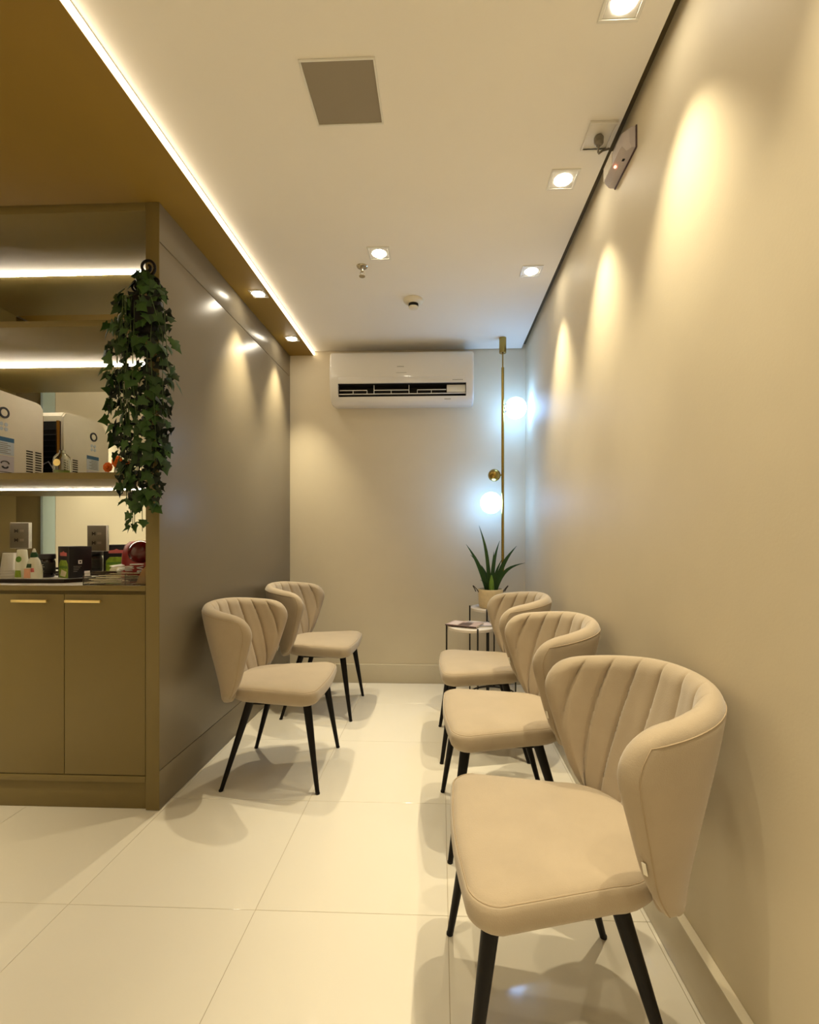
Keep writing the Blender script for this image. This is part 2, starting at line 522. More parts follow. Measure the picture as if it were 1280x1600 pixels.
def make_backrest(parent):
    us = [-1, -.998, -.992, -.982, -.97] + [-.955 + 1.91 * k / 250 for k in range(251)] + [.97, .982, .992, .998, 1]
    vs_ = [0, .008, .02, .04, .06, .08] + [.1 + .78 * k / 24 for k in range(25)] + [.90, .92, .94, .955, .97, .982, .992, .997, 1]
    sgn = 1 if back_norm(0, .5).y < 0 else -1

    def pt(u, v, side):
        p, n = back_mid(u, v), back_norm(u, v) * sgn
        t = edge_t(u, v) * TH
        if side > 0:
            return p + n * t
        # channels on the inner face; the seams fan out towards the bottom and run off the wing edge
        wq = u * reach(v) / (1 + 0.55 * (1 - v))
        ph = (wq + .94) / 1.88 * NCH
        d = abs(ph - round(ph)) * 0.078
        k = round(ph)
        g = 0.0
        if 0 < k < NCH:
            g = -(0.0100 * math.exp(-d / 0.0038) + 0.0045 * (1 - min(1, d / .03)) ** 2)
            g *= min(1, (1 - v) * 0.42 / 0.05) ** 0.7 * min(1, (1 - abs(u)) * .42 / .03)
        return p - n * (t + g)
    b = MB()
    b.grid([[pt(u, v, -1) for u in us] for v in vs_])
    b.grid([[pt(u, v, 1) for u in us] for v in vs_])
    bk = b.build('backrest', 'fabric', parent, 60)
    # stitched line following the rim on the outside
    path = []
    for k in range(26):
        path.append((-0.945, 0.02 + 0.90 * k / 25))
    for k in range(1, 50):
        path.append((-0.945 + 1.89 * k / 50, 0.92 + 0.028 * sin(pi * k / 50)))
    for k in range(26):
        path.append((0.945, 0.92 - 0.90 * k / 25))
    s = MB()
    s.tube([pt(u, v, 1) + back_norm(u, v) * sgn * 0.0002 for u, v in path], 0.0016, 5)
    s.build('seam', 'seam', bk)
    return pt, sgn


def outline(hw_f, hw_r, yf, yr, rf, rr, n=9, bow=0.012):
    pts = []
    def arc(cx, cy, r, a0, a1):
        for k in range(n):
            a = radians(a0 + (a1 - a0) * k / (n - 1))
            pts.append((cx + r * cos(a), cy + r * sin(a)))
    arc(hw_f - rf, yf - rf, rf, 0, 90)
    for k in range(1, 8):
        q = k / 8
        pts.append(((hw_f - rf) * (1 - 2 * q), yf + bow * sin(pi * q)))
    arc(-hw_f + rf, yf - rf, rf, 90, 180)
    arc(-hw_r + rr, yr + rr, rr, 180, 270)
    for k in range(1, 8):
        q = k / 8
        pts.append(((hw_r - rr) * (-1 + 2 * q), yr - 0.012 * sin(pi * q)))
    arc(hw_r - rr, yr + rr, rr, 270, 360)
    return pts


def make_seat(parent):
    o = outline(0.258, 0.205, 0.224, -0.235, 0.062, 0.15)
    prof = [(.050, .388), (.030, .390), (.014, .397), (.004, .410), (0, .425), (0, .445), (.003, .4565), (.0055, .4585),
            (.0085, .4580), (.011, .4610), (.020, .4665), (.035, .4705), (.06, .4735), (.10, .476), (.16, .4775), (.22, .478)]
    b = MB()
    rows = []
    for ins, z in prof:
        k = 1 - ins / 0.245
        rows.append([(x * k, y * k, z) for x, y in o])
    b.grid(rows, True, True, True)
    st = b.build('seat', 'fabric', parent, 60)
    s = MB()
    k = 1 - 0.007 / .245
    loop = [(x * k, y * k, 0.4592) for x, y in o]
    s.tube(loop + loop[:1], 0.0014, 5)
    s.build('seam', 'seam', st)


def make_leg(parent, top, foot):
    t, f = Vector(top), Vector(foot)
    b = MB()
    f2 = f + (t - f) * 0.012
    rows = []
    for q, r in ((0, .0095), (.35, .0125), (.7, .0165), (1, .0195)):
        c = f2 + (t - f2) * q
        rows.append([(c.x + r * cos(2 * pi * k / 14), c.y + r * sin(2 * pi * k / 14), c.z) for k in range(14)])
    b.grid(rows, True, True, True)
    lg = b.build('leg', 'leg', parent, 50)
    MB().lathe([(.0085, 0), (.0100, .001), (.0100, .006), (.0095, .0075)], 14, Matrix.Translation(f)).build('foot_cap', 'foot', lg)


def make_chair(label):
    c = thing('upholstered_chair', label, 'chair', group='beige upholstered waiting chairs')
    make_seat(c)
    pt, sgn = make_backrest(c)
    for s in (-1, 1):
        make_leg(c, (s * .185, .165, .392), (s * .230, .225, 0))
        make_leg(c, (s * .165, -.105, .392), (s * .216, -.220, 0))
    fr = MB()
    fr.box(-.17, .17, -.12, .18, .378, .389, .003)
    fr.build('seat_frame', 'leg', c)
    # little white maker's tag in the seam between wing and seat
    p = pt(-0.978, 0.31, 1)
    q = back_norm(-.978, .31) * sgn
    tg = MB()
    tg.box(-0.004, 0.004, -0.0012, 0.0012, -0.014, 0.014, 0.0004, 1, Matrix.Translation(p + q * 0.003 + Vector((0, 0.004, 0))) @ Matrix.Rotation(radians(35), 4, 'Z') @ Matrix.Rotation(radians(-18), 4, 'X'))
    tg.build('tag', 'tag', c)
    return c


chair0 = make_chair('beige channel-back chair seen largest, its seat facing a bare stretch of floor')
spots = [
    (0.263, 1.168, 92.5, 'beige channel-back chair standing closest of the three in the row along the bare beige wall'),
    (0.248, 1.930, 93.0, 'beige channel-back chair in the middle of the row of three along the bare beige wall'),
    (0.228, 2.645, 91.0, 'beige channel-back chair beside the small tables with the magazines and plant'),
    (-0.780, 2.336, -89.0, 'beige channel-back chair against the taupe partition, next to the cabinet corner'),
    (-0.782, 3.160, -90.0, 'beige channel-back chair against the taupe partition, next to the end wall under the air conditioner'),
]
for i, (x, y, a, lb) in enumerate(spots):
    c = chair0 if i == 0 else copy_tree(chair0)
    c.location = (x, y, 0)
    c.rotation_euler = (0, 0, radians(a))
    c['label'] = lb

# ================================================================== SIDE TABLES, MAGAZINES, PLANT
def side_table(x, y, h, r, angs, label):
    t = thing('side_table', label, 'table', (x, y, 0), 0, 'small round side tables')
    MB().lathe([(r - .004, h - .022), (r, h - .018), (r, h - .004), (r - .004, h)], 48).build('tabletop', 'tabletop', t)
    for a in angs:
        a = radians(a)
        px, py = (r + .005) * cos(a), (r + .005) * sin(a)
        MB().tube([(px, py, 0.006), (px, py, h + .008)], .0055, 8).build('leg', 'blackwire', t)
    pts = [((r + .005) * cos(2 * pi * k / 40), (r + .005) * sin(2 * pi * k / 40), .0065) for k in range(41)]
    MB().tube(pts, .0055, 8).build('base_ring', 'blackwire', t)
    return t


TLX, TLY, TLH = 0.205, 3.125, 0.566
TTX, TTY, TTH = 0.380, 3.45, 0.636
side_table(TLX, TLY, TLH, .160, (188, 280, 42), 'lower white topped side table with black wire legs carrying the magazines')
side_table(TTX, TTY, TTH, .160, (176, 250, 0, 80), 'taller white topped side table with black wire legs under the potted plant')

mg = thing('magazine', 'magazine with a pinkish photo cover, lying on top of the lower table', 'magazine', (TLX - .045, TLY - .02, TLH + .0075), radians(-24), 'magazines on the side table')
MB().box(-.105, .105, -.075, .075, 0, .007, .001).build('pages', 'paper2', mg)
cv = MB().box(-.106, .106, -.076, .076, .0071, .0082, .0004, 1).build('cover', 'paper1', mg)
MB().box(-.02, .055, -.07, .02, .0083, .0088).build('print', 'photo_dark', cv)
MB().box(-.09, -.03, -.06, .06, .0083, .0088).build('print', 'photo_pale', cv)
MB().box(.0, .04, .025, .065, .0083, .0088).build('print', 'photo_grey', cv)
MB().box(-.106, .106, -.0768, -.0750, .0005, .0081).build('spine', 'photo_dark', mg)
mg2 = thing('magazine', 'greyer magazine underneath, poking out towards the chair back', 'magazine', (TLX + .05, TLY + .0, TLH), radians(12), 'magazines on the side table')
MB().box(-.10, .085, -.075, .075, 0.0003, .006, .001).build('pages', 'paper2', mg2)
cv2 = MB().box(-.101, .086, -.076, .076, .0061, .0072, .0004, 1).build('cover', 'photo_grey', mg2)
MB().box(.02, .08, -.05, .05, .0071, .0075).build('print', 'photo_pale', cv2)

PX, PY, PZ = 0.362, 3.43, TTH
pl = thing('potted_plant', 'spiky dark green potted plant in a cream fabric basket on the taller table', 'plant', (PX, PY, PZ))
MB().lathe([(.060, 0.001), (.078, .003), (.083, .015), (.086, .05), (.088, .09), (.089, .128), (.087, .134), (.083, .134), (.081, .12), (.05, .118)], 36).build('basket', 'basket', pl)
MB().lathe([(.001, .110), (.080, .110), (.078, .120), (.03, .126), (.001, .127)], 24).build('soil', 'soil', pl)
for s in (-1, 1):
    MB().tube([(s * (.086 + .030 * sin(pi * q / 10) + 0.018 * q / 10), -.02 + .04 * q / 10, .112 + .044 * sin(pi * q / 10) ** .8) for q in range(11)], .0035, 6).build('handle', 'cord', pl)
# pixel measured leaf tips, as offsets in metres from the pot centre (x, y, z of the tip; belly bend; width)
blades = [(-.175, .01, .455, -.015, .030), (-.085, -.03, .590, -.02, .026), (-.150, -.07, .385, -.02, .024),
          (-.015, -.03, .355, 0, .018), (.072, .05, .480, .015, .028), (.185, -.02, .445, .02, .034),
          (.240, -.05, .325, .035, .027), (.080, -.04, .355, .01, .020), (-.06, .07, .30, -.01, .022), (.03, .06, .40, .0, .024),
          (-.08, -.06, .205, -.01, .012)]
for tx, ty, tz, bend, wd in blades:
    b = MB()
    base = Vector((tx * .16, ty * .16, .118))
    tip = Vector((tx, ty, tz - .0))
    d = tip - base
    side = Vector((-d.z, 0, d.x)).normalized() if True else None
    out = Vector((tx, ty, 0))
    rows = []
    n = 9
    for k in range(n + 1):
        q = k / n
        c = base + d * q + Vector((-bend * sin(pi * q) * 1.0, 0, abs(bend) * sin(pi * q) * 1.2))
        ww = wd * (0.62 + 0.5 * sin(pi * min(q * 1.2, 1) * .8)) * (1 - q ** 2.2) * .5 + .0006
        fold = ww * 0.45
        front = Vector((0, -1, 0.15)).normalized()
        rows.append([c - side * ww + front * fold, c - front * 0.0015, c + side * ww + front * fold, c + front * .0035])
    b.grid(rows, True, True, True)
    b.build('leaf', 'agave', pl, 60)
MB().lathe([(.016, .112), (.020, .14), (.016, .19), (.004, .235)], 10, Matrix.Translation((0.004, -.03, 0))).build('core', 'agave_in', pl)

# ================================================================== PENDANT LAMP
LX, LY = 0.457, 3.485
lamp = thing('pendant_lamp', 'slim brass ceiling rod lamp with two lit white globes in the room corner', 'lamp', (LX, LY, ZC))
MB().lathe([(.024, -.112), (.026, -.110), (.026, -.001), (.024, 0)], 28).build('canopy', 'brass', lamp)
MB().tube([(0, 0, -.11), (0, 0, -.222)], .0052, 10).build('upper_rod', 'brass', lamp)
MB().tube([(0, 0, -.218), (0, 0, 0.885 - ZC)], .0105, 14).build('rod', 'brass', lamp)
for gx, gz, s in ((.551 - LX, 2.085 - ZC, 1), (.372 - LX, 1.393 - ZC, -1)):
    g = MB().sphere((gx, 0, gz), .079, 32, 20).build('globe', 'globe', lamp)
    hm = Matrix.Translation((s * .010, 0, gz)) @ Matrix.Rotation(radians(90 * s), 4, 'Y')
    MB().lathe([(.008, 0), (.008, .006), (.030, .010), (.036, .014), (.036, .018), (.022, .022)], 24, hm).build('holder', 'brass', lamp)
bb = MB().sphere((.396 - LX, 0, 1.595 - ZC), .046, 28, 18)
bb.tube([(.396 - LX + .04, 0, 1.595 - ZC), (-.006, 0, 1.595 - ZC)], .006, 8)
bb.build('brass_ball', 'brass', lamp)

# ================================================================== AIR CONDITIONER
AX0, AX1 = -0.822, 0.247
ac = thing('air_conditioner', 'white split air conditioner high on the end wall with open louvre', 'air conditioner', (0, YB, 0))
def acz(z):
    return 2.140 + (z - 2.108) * 0.955


def acp(pts):
    return [(-d, acz(z)) for d, z in pts]
full = [(0, 2.118), (.10, 2.108), (.150, 2.114), (.176, 2.132), (.196, 2.175), (.208, 2.235), (.214, 2.30), (.213, 2.38), (.207, 2.44), (.195, 2.485), (.178, 2.506), (.150, 2.514), (0, 2.514)]
notch = [(0, 2.118), (.10, 2.108), (.150, 2.114), (.176, 2.132), (.188, 2.158), (.110, 2.166), (.100, 2.250), (.2095, 2.255), (.214, 2.30), (.213, 2.38), (.207, 2.44), (.195, 2.485), (.178, 2.506), (.150, 2.514), (0, 2.514)]
OX0, OX1 = AX0 + .062, AX1 - .056
for nm, a, b_ in (('end_cap', AX0 + 0.0, OX0), ('end_cap', OX1, AX1)):
    m_ = MB()
    edge = 0.018
    rows = []
    left = nm == 'end_cap' and a == AX0
    xs = [a, a + .004, a + .010, a + edge, b_] if left else [a, b_ - edge, b_ - .010, b_ - .004, b_]
    ins = [.972, .989, .997, 1, 1] if left else [1, 1, .997, .989, .972]
    for x, k in zip(xs, ins):
        rows.append([(x, p[0] * k, 2.31 + (p[1] - 2.31) * k) for p in acp(full)])
    m_.grid(rows, True, True, True)
    m_.build('end_cap', 'ac', ac, 40)
MB().prism(acp(notch), OX0, OX1, 'x').build('body', 'ac', ac, 40)
vent = MB().prism(acp([(.111, 2.168), (.112, 2.248), (.116, 2.248), (.120, 2.168)]), OX0 + .001, OX1 - .001, 'x')
vent.box(OX0 + .0005, OX0 + .004, -.18, -.11, acz(2.17), acz(2.247))
vent.box(OX1 - .004, OX1 - .0005, -.18, -.11, acz(2.17), acz(2.247))
vent.prism(acp([(.115, 2.2475), (.115, 2.2505), (.205, 2.2535), (.205, 2.2505)]), OX0 + .001, OX1 - .001, 'x')
vent.prism(acp([(.112, 2.163), (.112, 2.169), (.182, 2.162), (.182, 2.158)]), OX0 + .001, OX1 - .001, 'x')
vt = vent.build('outlet', 'acdark', ac)
# raised flap above the opening
MB().prism(acp([(.205, 2.256), (.222, 2.252), (.224, 2.256), (.217, 2.300), (.2155, 2.302)]), OX0 + .004, OX1 - .004, 'x').build('louvre', 'ac', ac, 40)
# guide vanes: one long rail, two short ones, uprights
MB().box(OX0 + .002, OX1 - .002, -.190, -.178, acz(2.176), acz(2.182), .001).build('vane', 'ac', ac)
Wd = OX1 - OX0
for f0, f1 in ((.01, .225), (.28, .555), (.62, .845)):
    MB().box(OX0 + Wd * f0, OX0 + Wd * f1, -.190, -.176, acz(2.206), acz(2.211), .001).build('vane', 'ac', ac)
for f in (.115, .225, .28, .415, .555, .62, .73):
    full_h = f in (.28, .555)
    MB().box(OX0 + Wd * f - .0022, OX0 + Wd * f + .0022, -.188, -.172, acz(2.18), acz(2.247 if full_h else 2.209), .0008).build('vane', 'ac', ac)
MB().box(OX0 + Wd * .85, OX1 - .004, -.185, -.165, acz(2.188), acz(2.246), .002).build('side_plate', 'white', ac)
# small illegible grey print
pr = MB()
cx = (AX0 + AX1) / 2
for k in range(6):
    pr.box(cx - .030 + k * .0085, cx - .0245 + k * .0085, -.2148, -.2125, acz(2.378), acz(2.384))
pr.build('print', 'greyprint', ac)
pr = MB()
for k in range(9):
    pr.box(cx - .036 + k * .0085, cx - .0315 + k * .0085, -.2155, -.2130, acz(2.331), acz(2.335))
pr.build('print', 'greyprint', ac)
pr = MB()
for k in range(5):
    pr.box(AX1 - .215 + k * .0095, AX1 - .208 + k * .0095, -.1800, -.1765, acz(2.134), acz(2.141))
pr.build('print', 'greyprint', ac)
pr = MB()
for k in range(7):
    pr.box(OX1 - .10 + k * .011, OX1 - .093 + k * .011, -.2245, -.2190, acz(2.268), acz(2.274))
pr.build('print', 'greyprint', ac)

# ================================================================== CEILING FITTINGS
def downlight(x, y, z, label, size=.112, power=SPOT_W, cone=70):
    t = thing('downlight', label, 'light', (x, y, z), 0, 'square recessed downlights')
    h = size / 2
    b = MB()
    for x0, x1, y0, y1 in ((-h, h, -h, -h + .010), (-h, h, h - .010, h), (-h, -h + .010, -h + .010, h - .010), (h - .010, h, -h + .010, h - .010)):
        b.box(x0, x1, y0, y1, -.004, 0.0, .0008, 1)
    b.build('frame', 'white', t)
    i = h - .012
    MB().box(-i, i, -i, i, -.0022, -.0002, .0004, 1).build('inner_plate', 'white', t)
    MB().lathe([(.026, -.0042), (.034, -.0036), (.035, -.0022)], 24).build('lens', 'lens', t)
    ld = bpy.data.lights.new('downlight_lamp', 'SPOT')
    ld.energy = power
    ld.color = WARM
    ld.spot_size = radians(cone)
    ld.spot_blend = 1.0
    ld.shadow_soft_size = 0.014
    lo = bpy.data.objects.new('downlight_lamp', ld)
    COL.objects.link(lo)
    lo.parent = t
    lo.location = (0, 0, -.030)
    return t


downlight(.493, 1.285, ZC, 'lit square downlight at the top border of the picture, ahead of the ceiling outlet plate')
downlight(.495, 1.930, ZC, 'lit square downlight close beyond the ceiling outlet plate and emergency light')
downlight(.496, 2.600, ZC, 'lit square downlight by the long wall, the one closest to the corner lamp')
downlight(-.311, 2.405, ZC, 'lit square downlight in mid ceiling beside the sprinkler head')
downlight(-1.062, 2.730, ZS, 'lit square downlight in the olive soffit, closer to the hanging ivy', .09)
downlight(-1.068, 3.370, ZS, 'lit square downlight in the olive soffit, closer to the air conditioner', .09)
for x, y, z in ((.493, .64, ZC), (.493, 0.0, ZC), (.493, -.65, ZC), (-.311, .62, ZC), (-.311, -.6, ZC), (-2.40, .35, ZS), (-2.40, 1.15, ZS), (-1.75, -.6, ZS)):  # the two beside the left wall are added to brighten the mirrored wall
    downlight(x, y, z, 'unseen square downlight outside the frame', .112, SPOT_W * (2.0 if x < -2 else .8))

sp = thing('ceiling_panel', 'unlit square grey recessed panel in the white ceiling', 'panel', (-.312, 1.525, ZC))
h = .110
b = MB()
for x0, x1, y0, y1 in ((-h - .006, h + .006, -h - .006, -h), (-h - .006, h + .006, h, h + .006), (-h - .006, -h, -h, h), (h, h + .006, -h, h)):
    b.box(x0, x1, y0, y1, -.006, -.0002, .001, 1)
b.build('frame', 'white', sp)
MB().box(-h, h, -h, h, -.003, -.0003, .0005, 1).build('diffuser', 'hatch', sp)

spk = thing('sprinkler', 'small chrome fire sprinkler head hanging from the ceiling', 'sprinkler', (-.418, 2.52, ZC))
MB().lathe([(.012, -.008), (.026, -.006), (.030, -.002), (.030, 0)], 28).build('escutcheon', 'chrome', spk)
b = MB().lathe([(.007, -.030), (.009, -.026), (.009, -.006)], 14)
b.tube([(-.006, 0, -.028), (-.011, 0, -.038), (-.004, 0, -.050)], .0018, 6).tube([(.006, 0, -.028), (.011, 0, -.038), (.004, 0, -.050)], .0018, 6)
b.build('yoke', 'chrome', spk)
MB().lathe([(.003, -.056), (.016, -.055), (.017, -.053), (.004, -.049)], 18).build('deflector', 'chrome', spk)

sm = thing('smoke_detector', 'round cream smoke detector on the ceiling', 'smoke detector', (-.164, 2.895, ZC))
MB().lathe([(.038, -.026), (.054, -.018), (.060, -.008), (.060, -.001), (.058, 0)], 36).build('base', 'cream', sm)
MB().lathe([(.026, -.044), (.030, -.040), (.030, -.026)], 30).build('chamber', 'darkhole', sm)
MB().lathe([(.012, -.056), (.026, -.053), (.030, -.048), (.030, -.0435), (.012, -.043)], 30).build('cap', 'cream', sm)

ot = thing('ceiling_outlet', 'square white ceiling outlet plate with a grey plug pushed in', 'outlet', (.568, 1.72, ZC))
b = MB().box(-.048, .048, -.062, .062, -.004, -.0003, .0015)
b.build('plate', 'sensor', ot)
b = MB()
for x0, x1, y0, y1 in ((-.048, .048, -.062, -.054), (-.048, .048, .054, .062), (-.048, -.041, -.054, .054), (.041, .048, -.054, .054)):
    b.box(x0, x1, y0, y1, -.010, -.0035, .002, 2)
b.build('rim', 'sensor', ot)
pg = MB().lathe([(.010, -.036), (.016, -.030), (.017, -.012), (.012, -.004)], 20, Matrix.Translation((0, .0, 0)))
pg.build('plug', 'greyplate', ot)
MB().tube([(0, 0, -.034), (.004, .02, -.044), (.015, .045, -.030), (.032, .052, -.014), (.055, .05, -.010)], .0038, 8).build('cable', 'greyplate', ot)

em = thing('emergency_light', 'grey emergency light with glowing red dot high on the long wall', 'light', (XR, 1.712, 2.507))
b = MB()
rows = []
for y, k in ((-.096, .55), (-.080, .95), (-.07, 1), (0, 1), (.080, 1), (.094, .9), (.097, .7)):
    rows.append([(-.004, y, -.036), (-.030 * k, y, -.036), (-.046 * k, y, -.020), (-.046 * k, y, .022), (-.032 * k, y, .033), (-.004, y, .033)])
b.grid(rows, True, True, True)
b.build('housing', 'emerg', em, 30)
MB().box(-.005, -.0005, -.100, .100, -.040, .036, .001).build('back_plate', 'photo_dark', em)
b = MB()
for k in range(16):
    y = .005 + k * .0053
    b.box(-.0485, -.028, y, y + .0036, -.018, .032, .001, 1)
b.build('ribbed_lens', 'ribbed', em)
MB().sphere((-.038, -.003, -.031), .005, 12, 8).build('indicator', 'redled', em)
MB().box(-.028, -.020, -.046, -.036, -.0375, -.035).build('button', 'darkhole', em)

# ================================================================== NICHE CONTENTS
ZK = 0.951       # counter top
ZSH = 1.431      # shelf top
# water dispenser on the shelf
wm = thing('water_dispenser', 'cream water dispenser with blue stickers and side vents on the middle shelf', 'dispenser', (-2.032, 2.176, ZSH))
# side profile (y, z), front is -y; +x is the side that shows
prof = [(-.168, .004), (-.1755, .02), (-.1755, .325), (-.150, .362), (-.125, .392), (-.09, .407), (.145, .400), (.160, .394), (.1745, .374), (.1745, .004)]
MB().prism(prof, -.29, -.010, 'x').prism([(y * .988, .004 + (z - .004) * .988) for y, z in prof], -.0105, 0, 'x').build('body', 'cream', wm, 30)
b = MB()
for (y0_, y1_) in ((.074, .111), (.126, .162)):
    for k in range(10):
        b.box(-.002, .0012, y0_, y1_, .030 + k * .0125, .036 + k * .0125)
b.build('vents', 'darkhole', wm)
b = MB().box(.0, .0015, -.088, .006, .108, .190)
st = b.build('sticker', 'palesticker', wm)
MB().box(.001, .0022, -.088, .006, .170, .190).build('header', 'bluesticker', st)
b = MB()
for k in range(6):
    b.box(.001, .002, -.080, -.080 + (.068 if k % 2 else .052), .160 - k * .009, .163 - k * .009)
b.build('print', 'greyprint', st)
st2 = MB().box(.0, .0015, -.088, .006, .018, .104).build('sticker', 'greysticker', wm)
b = MB()
b.tube([(.002, -.041 + .020 * cos(a / 10 * pi), .066 + .012 * sin(a / 10 * pi)) for a in range(11)], .003, 6)
b.tube([(.002, -.041 + .014 * cos(a / 10 * pi), .054 - .008 * sin(a / 10 * pi)) for a in range(11)], .004, 6)
b.box(.001, .002, -.080, -.004, .026, .029)
b.build('print', 'ink', st2)
hb = Matrix.Translation((0, -.046, .303)) @ Matrix.Rotation(radians(90), 4, 'Y')
MB().lathe([(.026, -.001), (.026, .005), (.019, .005), (.018, .003)], 24, hb).build('dial', 'ink', wm)
MB().lathe([(.001, .0025), (.017, .0025), (.016, .004), (.001, .0045)], 20, hb).build('dial_face', 'cream', wm)
b = MB()
for k in range(4):
    b.lathe([(.009, 0), (.009, .0015)], 14, Matrix.Translation((0, -.058 + .024 * (k % 2), .250 - .022 * (k // 2))) @ Matrix.Rotation(radians(90), 4, 'Y'))
b.build('print', 'palesticker', wm)
MB().box(-.275, -.014, .174, .176, .012, .345).build('back_grille', 'blackgrille', wm)
b = MB()
for k in range(9):
    b.box(-.268, -.03, .176, .180, .06 + k * .03, .064 + k * .03)
b.build('condenser', 'ink', wm)
MB().tube([(-.020, .186, .08), (-.020, .186, .345)], .008, 10).build('pipe', 'amber', wm)
MB().tube([(-.15, .186, .02), (-.12, .190, .10), (-.07, .190, .125), (-.04, .188, .08), (-.035, .186, .015)], .003, 8).build('hose', 'greysticker', wm)
MB().box(-.29, -.0, -.17, .168, 0, .0045).build('foot', 'darkhole', wm)

gb = thing('glass_bottle', 'clear glass bottle with gold label on the middle shelf beside the dispenser', 'bottle', (-1.727, 2.10, ZSH))
MB().lathe([(.030, 0.0005), (.034, .003), (.034, .075), (.031, .090), (.020, .102), (.012, .108), (.012, .120), (.010, .121), (.010, .106), (.018, .098), (.029, .086), (.031, .075), (.031, .008), (.001, .006)], 28).build('glass', 'glass', gb)
MB().lathe([(.001, .007), (.0305, .0075), (.0305, .028), (.001, .029)], 24).build('liquid', 'green', gb)
MB().lathe([(.016, -.0), (.016, .0015)], 20, Matrix.Translation((.004, -.0345, .06)) @ Matrix.Rotation(radians(90), 4, 'X')).build('label', 'gold', gb)

vs_ = thing('flower_vase', 'clear glass vase with orange flowers, half hidden by the ivy on the shelf', 'vase', (-1.432, 2.11, ZSH))
MB().lathe([(.040, .0005), (.050, .004), (.046, .04), (.028, .10), (.022, .125), (.026, .14), (.024, .14), (.020, .125), (.026, .10), (.043, .04), (.046, .008), (.001, .006)], 28).build('glass', 'glass', vs_)
for fx, fy, fz, r in ((-.045, -.055, .035, .020), (-.005, -.05, .06, .024), (.03, -.03, .045, .018)):
    f = MB()
    for k in range(9):
        a = 2 * pi * k / 9
        f.sphere((fx + r * .6 * cos(a), fy - .004, fz + r * .6 * sin(a)), r * .55, 8, 5, (1, .5, 1))
    f.sphere((fx, fy - .010, fz), r * .5, 10, 6)
    f.build('flower', 'orange', vs_, 60)
    MB().tube([(fx, fy + .004, fz), (fx * .5, -.015, .10), (0, 0, .150), (0, .0, .02)], .0016, 6).build('stem', 'stem', vs_)

# outlets on the mirror
for ox, oz, lb in ((-1.791, 1.146, 'grey double outlet on the mirror above the dark coffee jar and tea box'), (-2.209, 1.160, 'grey double outlet on the mirror above the plastic cups')):
    o_ = thing('wall_outlet', lb, 'outlet', (ox, YM, oz), 0, 'grey outlets on the mirror')
    MB().box(-.052, .052, -.0085, -.0005, -.068, .068, .0015).build('rim', 'plateedge', o_)
    MB().box(-.050, .050, -.0125, -.0087, -.066, .066, .0015).build('face', 'greyplate', o_)
    for cz in (.024, -.024):
        b = MB()
        for q in (-.022, -.008):
            b.box(q - .002, q + .002, -.0135, -.0120, cz - .009, cz + .009, .0)
        b.lathe([(.004, 0), (.004, .0012)], 10, Matrix.Translation((-.015, -.0124, cz)) @ Matrix.Rotation(radians(90), 4, 'X'))
        b.build('socket', 'darkhole', o_)
        MB().box(.004, .026, -.0132, -.0124, cz - .006, cz + .006, .001).build('plate_mark', 'hatch', o_)

# tray
tr = thing('serving_tray', 'dark brown serving tray holding the bottles, jar and tea box', 'tray', (-1.96, 2.20, ZK))
def oct_(hx, hy, c):
    return [(-hx + c, -hy), (hx - c, -hy), (hx, -hy + c), (hx - .02, hy - c), (hx - c - .02, hy), (-hx + c, hy), (-hx, hy - c), (-hx, -hy + c)]
outer, inner = oct_(.345, .155, .06), oct_(.333, .143, .055)
b = MB()
b.grid([[(x, y, 0.0005) for x, y in outer], [(x * 1.01, y * 1.01, .014) for x, y in outer], [(x * 1.01, y * 1.01, .017) for x, y in outer],
        [(x, y, .017) for x, y in inner], [(x * .99, y * .99, .004) for x, y in inner]], True, True, True)
b.build('body', 'tray', tr, 25)
MB().prism([(x * .985, y * .985) for x, y in inner], .0042, .0052, 'z').build('liner', 'whiteprint', tr)
ZT_ = ZK + .0054

# stack of cups
cu = thing('cup_stack', 'stack of upturned translucent plastic cups on the tray', 'cups', (-2.058, 2.19, ZT_))
for k in range(4):
    z = k * .0125
    MB().lathe([(.037, z), (.0385, z + .002), (.036, z + .005), (.027, z + .082), (.026, z + .084), (.001, z + .084), (.001, z + .082), (.0255, z + .081), (.034, z + .006), (.036, z)], 24).build('cup', 'cupw', cu)

# white bottle
wb = thing('sweetener_bottle', 'white squeeze bottle with round green mark on the tray', 'bottle', (-1.975, 2.165, ZT_))
MB().lathe([(.024, 0), (.028, .003), (.030, .03), (.029, .075), (.024, .105), (.0215, .135), (.020, .139), (.001, .140)], 24, None, 1.0, .75).build('body', 'bottlew', wb)
MB().lathe([(.013, 0), (.014, .0008)], 18, Matrix.Translation((.003, -.0213, .094)) @ Matrix.Rotation(radians(84), 4, 'X')).build('mark', 'mgreen', wb)
MB().prism([(-.015, .010), (.015, .010), (.012, .042), (-.012, .042)], -.0235, -.0215, 'y').build('print', 'green', wb)

